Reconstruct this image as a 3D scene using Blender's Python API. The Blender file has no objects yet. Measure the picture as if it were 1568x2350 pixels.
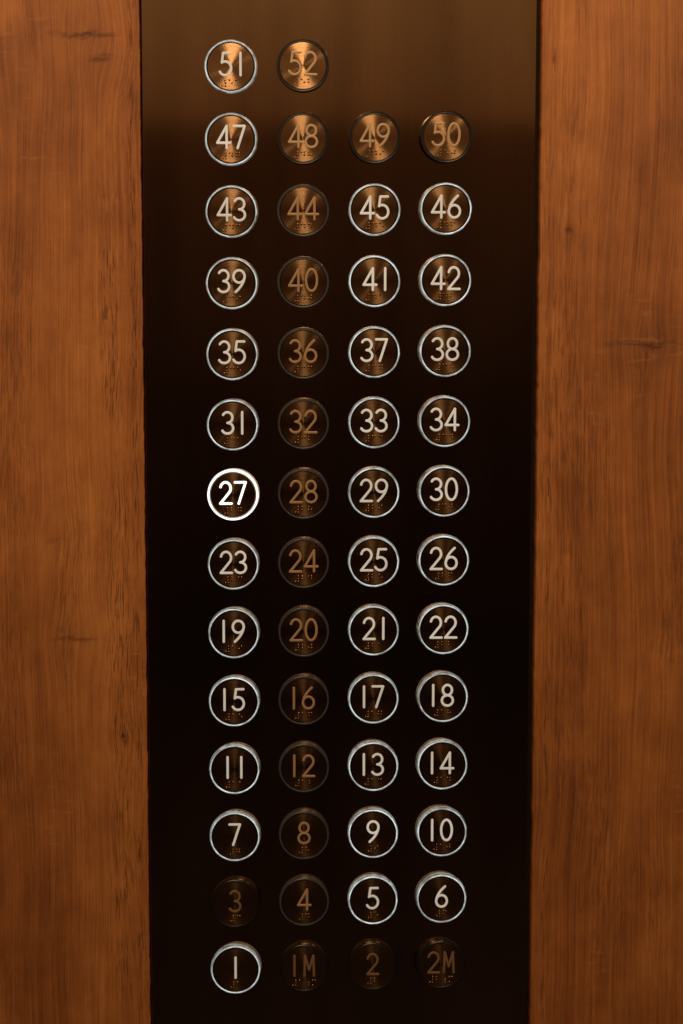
import bpy, bmesh, math, random
from mathutils import Vector, Euler
random.seed(4)
C = bpy.context.scene.collection
P = 0.042            # column pitch of the buttons (m)
Q = 0.041778         # row pitch
SH = 0.014           # slight rise of each row to the right
ZC = 1.25            # height of the middle of the button field
FPX = 5000.0

ROWS = [["51","52",None,None],["47","48","49","50"],["43","44","45","46"],["39","40","41","42"],
        ["35","36","37","38"],["31","32","33","34"],["27","28","29","30"],["23","24","25","26"],
        ["19","20","21","22"],["15","16","17","18"],["11","12","13","14"],["7","8","9","10"],
        ["3","4","5","6"],["1","1M","2","2M"]]
# ---------------------------------------------------------------- camera
CAM=(-0.044669,-1.292966,1.422847); ROT=(1.444891,-0.000704,-0.035822)
cam=bpy.data.cameras.new("camera"); co=bpy.data.objects.new("camera",cam); C.objects.link(co)
co.location=CAM; co.rotation_euler=ROT
cam.sensor_fit='VERTICAL'; cam.sensor_height=36; cam.lens=FPX/2350*36; cam.clip_start=0.02; cam.clip_end=50
RM=Euler(ROT).to_matrix()
cam.dof.use_dof=True; cam.dof.aperture_fstop=8
cam.dof.focus_distance=(Vector((0,0,ZC+3*Q))-Vector(CAM)).dot(RM@Vector((0,0,-1)))
bpy.context.scene.camera=co

# ---------------------------------------------------------------- node helpers
class NT:
    def __init__(s,name):
        s.m=bpy.data.materials.new(name); s.m.use_nodes=True; s.t=s.m.node_tree; s.b=s.t.nodes["Principled BSDF"]
    def n(s,k): return s.t.nodes.new(k)
    def l(s,a,b): s.t.links.new(a,b)
    def put(s,sock,v):
        if hasattr(v,'is_linked'): s.l(v,sock)
        else: sock.default_value=v
    def M(s,op,a,b=None,c=None,clamp=False):
        n=s.n("ShaderNodeMath"); n.operation=op; n.use_clamp=clamp
        s.put(n.inputs[0],a)
        if b is not None: s.put(n.inputs[1],b)
        if c is not None: s.put(n.inputs[2],c)
        return n.outputs[0]
    def vec(s,x,y,z):
        n=s.n("ShaderNodeCombineXYZ")
        for i,v in enumerate((x,y,z)): s.put(n.inputs[i],v)
        return n.outputs[0]
    def noise(s,v,scale=1,detail=3,rough=.5,w=None):
        n=s.n("ShaderNodeTexNoise")
        if w is not None: n.noise_dimensions='4D'; s.put(n.inputs['W'],w)
        s.l(v,n.inputs['Vector']); n.inputs['Scale'].default_value=scale; n.inputs['Detail'].default_value=detail; n.inputs['Roughness'].default_value=rough
        return n.outputs[0]
    def ramp(s,f,stops):
        n=s.n("ShaderNodeValToRGB"); e=n.color_ramp.elements
        while len(e)<len(stops): e.new(.5)
        for k,(pos,col) in enumerate(stops):
            e[k].position=pos; e[k].color=(*col,1) if len(col)==3 else col
        s.put(n.inputs[0],f); return n.outputs[0]
    def smooth(s,v,a,b):
        n=s.n("ShaderNodeMapRange"); n.interpolation_type='SMOOTHSTEP'
        s.put(n.inputs[0],v); n.inputs[1].default_value=a; n.inputs[2].default_value=b
        return n.outputs[0]
    def mix(s,f,a,b,mode='MIX'):
        n=s.n("ShaderNodeMix"); n.data_type='RGBA'; n.blend_type=mode
        s.put(n.inputs[0],f)
        for sock,v in ((n.inputs[6],a),(n.inputs[7],b)):
            s.put(sock, v if hasattr(v,'is_linked') else (*v,1))
        return n.outputs[2]
    def set(s,k,v): s.put(s.b.inputs[k],v)

def wx(px): return (px-776.5)/160.5*P
def wz(py): return ZC-(py-1210)/159.5*P

def wood(name,knots,bands,seed):
    t=NT(name); tc=t.n("ShaderNodeTexCoord"); sp=t.n("ShaderNodeSeparateXYZ"); t.l(tc.outputs['Object'],sp.inputs[0])
    x,z=sp.outputs[0],sp.outputs[2]
    warp=t.noise(t.vec(t.M('MULTIPLY',x,9),seed,t.M('MULTIPLY',z,4.5)),1,2)
    xw=t.M('ADD',x,t.M('MULTIPLY',t.M('SUBTRACT',warp,.5),.018))
    ragged=t.noise(t.vec(t.M('MULTIPLY',x,140),seed,t.M('MULTIPLY',z,480)),1,4,.65)
    rz0=t.noise(t.vec(t.M('MULTIPLY',x,60),seed+11,t.M('MULTIPLY',z,60)),1,2)
    kd=None
    for (kx,kz,a,b,s,wr) in knots:
        dx=t.M('SUBTRACT',x,kx); dz=t.M('SUBTRACT',z,kz)
        g=t.M('EXPONENT',t.M('MULTIPLY',t.M('ADD',t.M('POWER',t.M('ABSOLUTE',t.M('DIVIDE',dx,wr)),2),t.M('POWER',t.M('ABSOLUTE',t.M('DIVIDE',dz,wr*1.3)),2)),-1))
        xw=t.M('ADD',xw,t.M('MULTIPLY',g,t.M('MULTIPLY',dx,-.45)))
        rz=t.M('ADD',dz,t.M('MULTIPLY',t.M('SUBTRACT',rz0,.5),.010))
        g2=t.M('EXPONENT',t.M('MULTIPLY',t.M('ADD',t.M('POWER',t.M('ABSOLUTE',t.M('DIVIDE',dx,a)),2),t.M('POWER',t.M('ABSOLUTE',t.M('DIVIDE',rz,b)),2)),-1))
        core=t.M('MULTIPLY',t.smooth(t.M('MULTIPLY',g2,t.M('ADD',-.1,t.M('MULTIPLY',ragged,1.9))),.12,1.2),s)
        halo=t.M('MULTIPLY',g,.20*s)
        v=t.M('MAXIMUM',core,halo); kd=v if kd is None else t.M('MAXIMUM',kd,v)
    fine=t.noise(t.vec(t.M('MULTIPLY',xw,800),seed+1,t.M('MULTIPLY',z,10)),1,3,.72)
    med=t.noise(t.vec(t.M('MULTIPLY',xw,170),seed+2,t.M('MULTIPLY',z,3.5)),1,3,.55)
    big=t.noise(t.vec(t.M('MULTIPLY',xw,18),seed+3,t.M('MULTIPLY',z,3.6)),1,3,.55)
    blot=t.noise(t.vec(t.M('MULTIPLY',x,36),seed+7,t.M('MULTIPLY',z,24)),1,6,.64)
    f=t.M('ADD',t.M('MULTIPLY',fine,.31),t.M('ADD',t.M('MULTIPLY',med,.08),t.M('ADD',t.M('MULTIPLY',big,.33),t.M('MULTIPLY',blot,.28))))
    col=t.ramp(f,[(.37,(.150,.046,.0115)),(.46,(.250,.081,.0195)),(.53,(.328,.112,.0275)),(.63,(.445,.168,.043))])
    # dark open pores, gathered in vertical bands
    por=t.noise(t.vec(t.M('MULTIPLY',xw,1150),seed+4,t.M('MULTIPLY',z,70)),1,2,.5)
    pb=t.noise(t.vec(t.M('MULTIPLY',x,38),seed+5,t.M('MULTIPLY',z,7)),1,3)
    msk=t.M('ADD',.06,t.M('MULTIPLY',t.smooth(pb,.46,.72),.40))
    brk=t.smooth(t.noise(t.vec(t.M('MULTIPLY',x,60),seed+13,t.M('MULTIPLY',z,26)),1,3,.6),.38,.62)
    for (bx,bw,z0,z1,s) in bands:
        g=t.M('MULTIPLY',t.M('EXPONENT',t.M('MULTIPLY',t.M('POWER',t.M('ABSOLUTE',t.M('DIVIDE',t.M('SUBTRACT',x,bx),bw)),2),-1)),s)
        g=t.M('MULTIPLY',g,t.M('MULTIPLY',t.smooth(z,z0-.03,z0+.03),t.M('SUBTRACT',1,t.smooth(z,z1-.03,z1+.03))))
        msk=t.M('MAXIMUM',msk,t.M('MULTIPLY',g,t.M('ADD',.3,t.M('MULTIPLY',brk,.7))))
    pd=t.M('MULTIPLY',t.smooth(por,.50,.61),msk)
    col=t.mix(t.M('MULTIPLY',pd,.85),col,(.045,.014,.006))
    col=t.mix(kd,col,(.045,.0125,.005))
    # pale ray flecks
    fl=t.noise(t.vec(t.M('ADD',t.M('MULTIPLY',x,70),t.M('MULTIPLY',warp,6)),seed+9,t.M('MULTIPLY',z,330)),1,1)
    fm=t.noise(t.vec(t.M('MULTIPLY',x,22),seed+6,t.M('MULTIPLY',z,9)),1,2)
    col=t.mix(t.M('MULTIPLY',t.M('MULTIPLY',t.smooth(fl,.6,.7),t.smooth(fm,.52,.7)),.25),col,(.48,.19,.06))
    t.set('Base Color',col)
    t.set('Roughness',t.M('ADD',.40,t.M('MULTIPLY',fine,.2)))
    t.b.inputs['Specular IOR Level'].default_value=.3
    bp=t.n("ShaderNodeBump"); bp.inputs['Strength'].default_value=.45; bp.inputs['Distance'].default_value=.0005
    t.l(t.M('SUBTRACT',t.M('MULTIPLY',fine,.7),t.M('MULTIPLY',pd,.8)),bp.inputs['Height']); t.l(bp.outputs[0],t.b.inputs['Normal'])
    return t.m
M={}
M['wood_l']=wood('wood_left',[(wx(215),wz(112),.022,.0036,.95,.020),(wx(250),wz(168),.010,.0038,.9,.014),(wx(128),wz(1240),.008,.0028,.45,.012),(wx(170),wz(1465),.018,.0030,.7,.016),(wx(280),wz(1690),.0022,.0045,.95,.007),(wx(30),wz(150),.008,.016,.35,.03)],
   [(wx(275),.008,wz(2300),wz(1050),.95),(wx(262),.007,wz(1000),wz(420),.95),(wx(316),.003,wz(2400),wz(-50),.85)],3.1)
M['wood_r']=wood('wood_right',[(wx(1296),wz(545),.0036,.0026,.8,.006),(wx(1472),wz(795),.026,.0026,.95,.014),(wx(1545),wz(1525),.004,.003,.35,.010)],
   [(wx(1300),.010,wz(1900),wz(200),.45),(wx(1258),.002,wz(2400),wz(-50),.8)],17.7)

def plate_mat():
    t=NT('dark_bronze_plate'); tc=t.n("ShaderNodeTexCoord"); sp=t.n("ShaderNodeSeparateXYZ"); t.l(tc.outputs['Object'],sp.inputs[0])
    x,z=sp.outputs[0],sp.outputs[2]
    br=t.noise(t.vec(t.M('MULTIPLY',x,900),0,t.M('MULTIPLY',z,9)),1,3,.6)
    sm=t.noise(tc.outputs['Object'],14,4,.6)
    t.set('Metallic',1.0)
    t.set('Base Color',t.mix(t.M('ADD',t.M('MULTIPLY',sm,.5),t.M('MULTIPLY',br,.5)),(.33,.195,.097),(.53,.32,.165)))
    t.set('Roughness',t.M('ADD',.03,t.M('ADD',t.M('MULTIPLY',br,.02),t.M('MULTIPLY',sm,.02))))
    bp=t.n("ShaderNodeBump"); bp.inputs['Strength'].default_value=.005; bp.inputs['Distance'].default_value=.0001
    t.l(br,bp.inputs['Height']); t.l(bp.outputs[0],t.b.inputs['Normal'])
    return t.m
M['plate']=plate_mat()

def disc_mat():
    t=NT('turned_copper'); tc=t.n("ShaderNodeTexCoord"); sp=t.n("ShaderNodeSeparateXYZ"); t.l(tc.outputs['Object'],sp.inputs[0])
    x,z=sp.outputs[0],sp.outputs[2]
    oi=t.n("ShaderNodeObjectInfo")
    r=t.M('SQRT',t.M('ADD',t.M('MULTIPLY',x,x),t.M('MULTIPLY',z,z)))
    gr=t.noise(t.vec(t.M('MULTIPLY',r,5200),t.M('MULTIPLY',oi.outputs['Random'],50),0),1,2)
    t.set('Metallic',1.0); t.set('Base Color',t.mix(gr,(.38,.205,.093),(.74,.435,.215)))
    t.set('Roughness',t.M('ADD',.135,t.M('MULTIPLY',gr,.05)))
    t.set('Anisotropic',.95); t.set('Anisotropic Rotation',.25)
    tg=t.n("ShaderNodeTangent"); tg.direction_type='RADIAL'; tg.axis='Y'; t.l(tg.outputs[0],t.b.inputs['Tangent'])
    return t.m
M['disc']=disc_mat()

def glow(name,base,em,strength,rough=.35,var=.35,freq=160,metal=0,sample=False):
    t=NT(name); tc=t.n("ShaderNodeTexCoord"); oi=t.n("ShaderNodeObjectInfo")
    if not sample: t.m.cycles.emission_sampling='NONE'
    nz=t.noise(tc.outputs['Object'],freq,3,.6,t.M('MULTIPLY',oi.outputs['Random'],40))
    t.set('Base Color',(*base,1)); t.set('Roughness',rough); t.set('Metallic',metal)
    if strength>0:
        t.set('Emission Color',(*em,1))
        f=t.M('ADD',1-var,t.M('MULTIPLY',t.smooth(nz,.3,.7),var*2))
        f=t.M('MULTIPLY',f,t.M('ADD',.86,t.M('MULTIPLY',oi.outputs['Random'],.28)))
        t.set('Emission Strength',t.M('MULTIPLY',f,strength))
    return t.m
RING={'lit':glow('ring_lit',(.2,.2,.2),(.46,.53,.535),.95,var=.7,freq=120),'bright':glow('ring_bright',(.5,.5,.5),(.95,1,1),2.2,var=.1,sample=True),
      'dim':glow('ring_dim',(.035,.03,.026),(.012,.011,.0098),.8),'off':glow('ring_off',(.008,.0056,.004),(0,0,0),0,.3)}
COLL={'lit':glow('collar_lit',(.1,.1,.1),(.16,.185,.185),.9,var=.9,freq=240),'bright':glow('collar_bright',(.4,.4,.4),(.8,.85,.85),1.1,var=.2),
      'dim':glow('collar_dim',(.02,.018,.016),(.007,.0065,.006),.8,var=.5),'off':glow('collar_off',(.007,.005,.0035),(0,0,0),0,.25)}
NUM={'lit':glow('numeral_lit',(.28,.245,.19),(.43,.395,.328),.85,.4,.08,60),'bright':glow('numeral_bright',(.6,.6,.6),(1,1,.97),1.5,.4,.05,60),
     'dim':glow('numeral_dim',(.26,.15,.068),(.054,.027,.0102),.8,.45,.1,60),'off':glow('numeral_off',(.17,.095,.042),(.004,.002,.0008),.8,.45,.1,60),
     'top':glow('numeral_off_painted_light',(.38,.245,.13),(.008,.004,.0016),.8,.45,.1,60)}  # unlit numeral for the top rows, light from above painted into its paler colour
def plain(name,base,rough,metal=0):
    t=NT(name); tc=t.n("ShaderNodeTexCoord"); nz=t.noise(tc.outputs['Object'],300,2)
    t.set('Base Color',t.mix(nz,tuple(c*.75 for c in base),tuple(c*1.25 for c in base))); t.set('Roughness',rough); t.set('Metallic',metal); return t.m
M['braille']=plain('copper_dot',(.27,.14,.062),.30,1)
M['rim']=plain('black_rim',(.010,.007,.005),.45)
M['rim_glow']=glow('rim_bright',(.3,.3,.3),(.85,.9,.9),.3,var=.2)  # bloom of the brightest ring put into its inner rim as a glow
M['back']=plain('dark_backing',(.012,.008,.006),.8)

# ---------------------------------------------------------------- mesh helpers
def obj(name,me,mat,parent=None):
    o=bpy.data.objects.new(name,me); C.objects.link(o)
    if not me.materials: me.materials.append(mat)
    if parent: o.parent=parent
    return o
def mesh(name,bm,smooth=True):
    bmesh.ops.recalc_face_normals(bm,faces=bm.faces)
    me=bpy.data.meshes.new(name); bm.to_mesh(me); bm.free()
    if smooth:
        for f in me.polygons: f.use_smooth=True
        me.set_sharp_from_angle(angle=math.radians(35))
    return me
def lathe(name,prof,seg=96,closed=False):
    """prof: (radius, height out of the plate); axis is -Y"""
    bm=bmesh.new(); rings=[]
    for r,h in prof:
        if r==0: rings.append([bm.verts.new((0,-h,0))])
        else: rings.append([bm.verts.new((r*math.cos(2*math.pi*i/seg),-h,r*math.sin(2*math.pi*i/seg))) for i in range(seg)])
    pairs=list(zip(rings[:-1],rings[1:]))
    if closed: pairs.append((rings[-1],rings[0]))
    for a,b in pairs:
        for i in range(seg):
            j=(i+1)%seg
            if len(a)==1: bm.faces.new((a[0],b[i],b[j]))
            elif len(b)==1: bm.faces.new((a[i],b[0],a[j]))
            else: bm.faces.new((a[i],b[i],b[j],a[j]))
    return mesh(name,bm)
H=.105*P
ro,ri,rd=.364*P,.338*P,.322*P
FACE=H*.905
me_collar=lathe('collar',[(ro,0.00002),(ro,H*.55),(ro-.0001,H*.90),(ro-.0002,H*.96),(ro-.0004,H*.96),(ro-.0004,H*.80),(ri,H*.80),(ri,.00002)],closed=True)
me_ring=lathe('light_ring',[(ro-.00055,H*.81),(ro-.00055,H*.97),(ro-.0007,H),(ri+.0002,H),(ri,H*.97),(ri,H*.81)],closed=True)
me_rim=lathe('inner_rim',[(ri-.00004,.00003),(ri-.00004,H*.965),(ri-.0002,H*.985),(ri-.0004,H*.985),(ri-.0005,H*.95),(ri-.0005,.00003)],closed=True)
me_disc=lathe('button_face',[(rd,.0002),(rd,FACE-.00025),(rd-.0002,FACE),(rd*.7,FACE),(rd*.35,FACE),(rd*.1,FACE),(0,FACE)])

def arc(cx,cy,rx,ry,a0,a1,n=22):
    return [(cx+rx*math.cos(math.radians(a0+(a1-a0)*i/n)),cy+ry*math.sin(math.radians(a0+(a1-a0)*i/n))) for i in range(n+1)]
def bez(a,b,c,n=12):
    return [((1-t)**2*a[0]+2*t*(1-t)*b[0]+t*t*c[0],(1-t)**2*a[1]+2*t*(1-t)*b[1]+t*t*c[1]) for t in [i/n for i in range(n+1)]]
six=[arc(.29,.315,.222,.245,0,360,36)[:-1], bez((.43,.93),(.10,.64),(.068,.315))]
G={ '0':(.58,[('c',arc(.29,.5,.22,.43,0,360,40)[:-1])]),
    '1':(.14,[('o',[(.07,.07),(.07,.93)])]),
    '2':(.56,[('o',arc(.275,.69,.205,.24,168,-28)+bez((.44,.54),(.36,.44),(.06,.07),8)),('o',[(.06,.07),(.51,.07)])]),
    '3':(.54,[('o',arc(.25,.715,.20,.215,150,-90)),('o',arc(.25,.285,.228,.215,90,-152))]),
    '4':(.62,[('o',[(.43,.93),(.06,.275)]),('o',[(.06,.275),(.57,.275)]),('o',[(.43,.93),(.43,.07)])]),
    '5':(.55,[('o',[(.47,.93),(.17,.93)]),('o',[(.17,.93),(.12,.555)]),('o',arc(.245,.335,.24,.265,122,-150))]),
    '6':(.58,[('c',six[0]),('o',six[1])]),
    '7':(.54,[('o',[(.05,.93),(.48,.93)]),('o',[(.48,.93),(.20,.07)])]),
    '8':(.56,[('c',arc(.28,.72,.185,.21,0,360,36)[:-1]),('c',arc(.28,.285,.225,.215,0,360,36)[:-1])]),
    '9':(.58,[('c',[(.58-a,1-b) for a,b in six[0]]),('o',[(.58-a,1-b) for a,b in six[1]])]),
    'M':(.54,[('o',[(.07,.07),(.10,.93)]),('o',[(.10,.93),(.27,.33)]),('o',[(.27,.33),(.44,.93)]),('o',[(.44,.93),(.47,.07)])])}
SB={'1':.21,'M':.06}
def sweep(bm,pts,closed,w,hh):
    """raised round-shouldered stroke; pts in metres on the face"""
    n=len(pts); PR=[(-1,0),(-.97,.6),(-.75,1),(0,1.06),(.75,1),(.97,.6),(1,0)]
    V=[Vector(q) for q in pts]; secs=[]
    def sec(c,nrm,sc): secs.append([bm.verts.new((c.x+nrm.x*a*w/2*sc,-(FACE+hh*b*(0.35+.65*sc)),c.y+nrm.y*a*w/2*sc)) for a,b in PR])
    for i in range(n):
        a=V[(i-1)%n] if (closed or i>0) else None; b=V[(i+1)%n] if (closed or i<n-1) else None
        d=Vector((0,0))
        if a is not None: d+=(V[i]-a).normalized()
        if b is not None: d+=(b-V[i]).normalized()
        d.normalize(); nr=Vector((-d.y,d.x))
        if not closed and i==0:
            for k in (85,60,35,15): sec(V[0]-d*w/2*math.sin(math.radians(k)),nr,math.cos(math.radians(k)))
        sec(V[i],nr,1)
        if not closed and i==n-1:
            for k in (15,35,60,85): sec(V[i]+d*w/2*math.sin(math.radians(k)),nr,math.cos(math.radians(k)))
    m=len(secs)
    for i in range(m if closed else m-1):
        a,b=secs[i],secs[(i+1)%m]
        for k in range(len(PR)-1): bm.faces.new((a[k],a[k+1],b[k+1],b[k]))
HT=.352*P
def numeral(txt):
    bm=bmesh.new(); x=0; items=[]
    for i,ch in enumerate(txt):
        sb=SB.get(ch,.02); x+=sb if i>0 else 0
        items.append((ch,x)); x+=G[ch][0]+(sb if i<len(txt)-1 else 0)
    k=0
    for ch,ox in items:
        for kind,pts in G[ch][1]:
            q=[((ox+a-x/2)*HT,(b-.5)*HT+.030*P) for a,b in pts]
            sweep(bm,q,kind=='c',.097*HT,.00020+k*.000012); k+=1
    return mesh('floor_number',bm)
BR={'#':(3,4,5,6),'1':(1,),'2':(1,2),'3':(1,4),'4':(1,4,5),'5':(1,5),'6':(1,2,4),'7':(1,2,4,5),'8':(1,2,5),'9':(2,4),'0':(2,4,5),';':(5,6),'M':(1,3,4)}
def braille(txt):
    s='#'+txt.replace('M',';M'); bm=bmesh.new(); d=.038*P; cs=.094*P; tot=(len(s)-1)*cs+d; r=.0145*P
    for i,ch in enumerate(s):
        for dot in BR[ch]:
            cx=-tot/2+i*cs+(d if dot>3 else 0); cz=-.226*P+d-((dot-1)%3)*d
            rows=[]
            for e in (0,25,50,72): rows.append([bm.verts.new((cx+r*math.cos(math.radians(e))*math.cos(a*math.pi/5),-(FACE+r*1.15*math.sin(math.radians(e))),cz+r*math.cos(math.radians(e))*math.sin(a*math.pi/5))) for a in range(10)])
            top=bm.verts.new((cx,-(FACE+r*1.15),cz))
            for a,b in zip(rows[:-1],rows[1:]):
                for j in range(10): bm.faces.new((a[j],a[(j+1)%10],b[(j+1)%10],b[j]))
            for j in range(10): bm.faces.new((rows[-1][j],rows[-1][(j+1)%10],top))
    return mesh('braille',bm)

# ---------------------------------------------------------------- setting
XL,XR=-2.753*P,2.80*P
Z0,Z1=.72,1.80
def slab(name,x0,x1,y0,y1,mat,rng,edge,bev):
    """upright slab, front at y0; the vertical edges rounded and slightly uneven"""
    bm=bmesh.new(); N=260; secs=[]
    for i in range(N+1):
        z=Z0+(Z1-Z0)*i/N
        jl=rng.gauss(0,edge); jr=rng.gauss(0,edge); b=bev
        pr=[(x0+jl,y1),(x0+jl,y0+b),(x0+jl+b*.3,y0+b*.3),(x0+jl+b,y0),(x0*.5+x1*.5,y0),(x1+jr-b,y0),(x1+jr-b*.3,y0+b*.3),(x1+jr,y0+b),(x1+jr,y1)]
        secs.append([bm.verts.new((a,c,z)) for a,c in pr])
    for a,b in zip(secs[:-1],secs[1:]):
        for k in range(9): bm.faces.new((a[k],a[(k+1)%9],b[(k+1)%9],b[k]))
    bm.faces.new(secs[0]); bm.faces.new(secs[-1])
    return obj(name,mesh(name,bm),mat)
rng=random.Random(9)
wl=slab('wood_panel',-.62,XL,-.002,.016,M['wood_l'],rng,.00015,.0005)
wl['label']='orange-brown wood wall panel left of the dark button plate, dark knots near its top'; wl['category']='wall panel'; wl['group']='wood wall panels beside the button plate'
wr=slab('wood_panel',XR+.0012,.62,-.002,.016,M['wood_r'],rng,.00015,.0005)
wr['label']='red-brown wood wall panel right of the dark button plate, one long dark streak'; wr['category']='wall panel'; wr['group']='wood wall panels beside the button plate'
pl=slab('button_plate',XL+.0010,XR-.0020,0,.016,M['plate'],rng,0,.0005)
pl['label']='tall dark bronze metal plate carrying the floor buttons between two wood panels'; pl['category']='panel'
bm=bmesh.new(); bmesh.ops.create_cube(bm,size=1)
for v in bm.verts: v.co=Vector((v.co.x*1.24,.0165+(v.co.y+.5)*.02,(Z0+Z1)/2+v.co.z*(Z1-Z0)))
wall=obj('wall',mesh('wall',bm,False),M['back']); wall['kind']='structure'

# ---------------------------------------------------------------- buttons
OFF={'52','48','49','50','3','1M','2','2M'}
DIM={'44','40','36','32','28','24','20','16','12','8','4'}
for r,row in enumerate(ROWS):
    for c,t in enumerate(row):
        if t is None: continue
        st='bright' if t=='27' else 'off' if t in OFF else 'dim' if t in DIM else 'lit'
        e=bpy.data.objects.new('floor_button',None); C.objects.link(e); e.empty_display_size=.01
        e.location=((c-1.5)*P,0,ZC+(6.5-r)*Q+SH*(c-1.5)*P)
        where=('beside button '+row[c-1]) if c>0 else ('leftmost in its row' if r else 'top left of the plate')
        e['label']={'bright':'round lift button marked 27, the brightest, with pure white ring and number',
            'off':f'round copper lift button marked {t} with dark unlit ring, {where}',
            'dim':f'round copper lift button marked {t} with faint unlit ring, {where}',
            'lit':f'round copper lift button marked {t} with glowing white ring, {where}'}[st]
        e['category']='button'; e['group']='floor buttons on the lift panel'
        for nm,me,mt in (('collar',me_collar,COLL[st]),('light_ring',me_ring,RING[st]),('inner_rim',me_rim,M['rim_glow'] if st=='bright' else M['rim']),('button_face',me_disc,M['disc'])):
            own=nm!='button_face'
            o=bpy.data.objects.new(nm,me.copy() if own else me); C.objects.link(o); o.parent=e
            if own or not me.materials:
                o.data.materials.clear(); o.data.materials.append(mt)
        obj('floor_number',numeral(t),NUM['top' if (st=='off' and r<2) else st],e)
        obj('braille',braille(t),M['braille'],e)

# ---------------------------------------------------------------- light
w=bpy.data.worlds.new("World"); bpy.context.scene.world=w; w.use_nodes=True
nt=w.node_tree; bg=nt.nodes['Background']
tc=nt.nodes.new("ShaderNodeTexCoord"); sp=nt.nodes.new("ShaderNodeSeparateXYZ"); nt.links.new(tc.outputs['Generated'],sp.inputs[0])
mr=nt.nodes.new("ShaderNodeMapRange"); mr.inputs[1].default_value=-1; mr.inputs[2].default_value=1; nt.links.new(sp.outputs[2],mr.inputs[0])
rp=nt.nodes.new("ShaderNodeValToRGB"); nt.links.new(mr.outputs[0],rp.inputs[0])
def zz(v): return (v+1)/2
# world gradient shaped for reflections: dark below, warm band above eye level, dim overhead
st=[(-1,(.012,.007,.005)),(-.345,(.014,.0085,.006)),(-.19,(.0065,.004,.003)),(-.081,(.0135,.0072,.0045)),(-.022,(.028,.0148,.0087)),
    (.025,(.041,.0195,.0108)),(.0495,(.054,.025,.0125)),(.0525,(.138,.071,.035)),(.079,(.182,.106,.054)),(.118,(.265,.163,.085)),(.26,(.085,.051,.026)),(1,(.05,.03,.016))]
e=rp.color_ramp.elements
while len(e)<len(st): e.new(.5)
for k,(a,b) in enumerate(st): e[k].position=zz(a); e[k].color=(*b,1)
nz=nt.nodes.new("ShaderNodeTexNoise"); nz.inputs['Scale'].default_value=7; nz.inputs['Detail'].default_value=2; nt.links.new(tc.outputs['Generated'],nz.inputs['Vector'])
nr=nt.nodes.new("ShaderNodeMapRange"); nr.inputs[1].default_value=.3; nr.inputs[2].default_value=.7; nr.inputs[3].default_value=.82; nr.inputs[4].default_value=1.18; nt.links.new(nz.outputs[0],nr.inputs[0])
nt.links.new(rp.outputs[0],bg.inputs['Color']); nt.links.new(nr.outputs[0],bg.inputs['Strength'])
def lamp(loc,aim,sx,sy,en,col=(1,.72,.44)):
    L=bpy.data.lights.new('area_lamp','AREA'); L.shape='RECTANGLE'; L.size=sx; L.size_y=sy; L.energy=en; L.color=col
    lo=bpy.data.objects.new('area_lamp',L); C.objects.link(lo); lo.location=loc
    lo.rotation_euler=(Vector(aim)-lo.location).to_track_quat('-Z','Y').to_euler()
lamp((-.16,-.58,2.31),(-.02,0,1.36),.7,.4,13.6)
lamp((-.04,-1.45,1.96),(0,0,1.4),.24,.16,3.2)  # added lamp, low behind the viewpoint, for bright wedges on the upper faces
lamp((.50,-1.35,1.92),(0,0,1.4),.10,.12,1.2)  # second added lamp, off to the right, for a side streak on the faces
s=bpy.context.scene; s.view_settings.view_transform='Standard'; s.view_settings.look='None'; s.view_settings.exposure=0
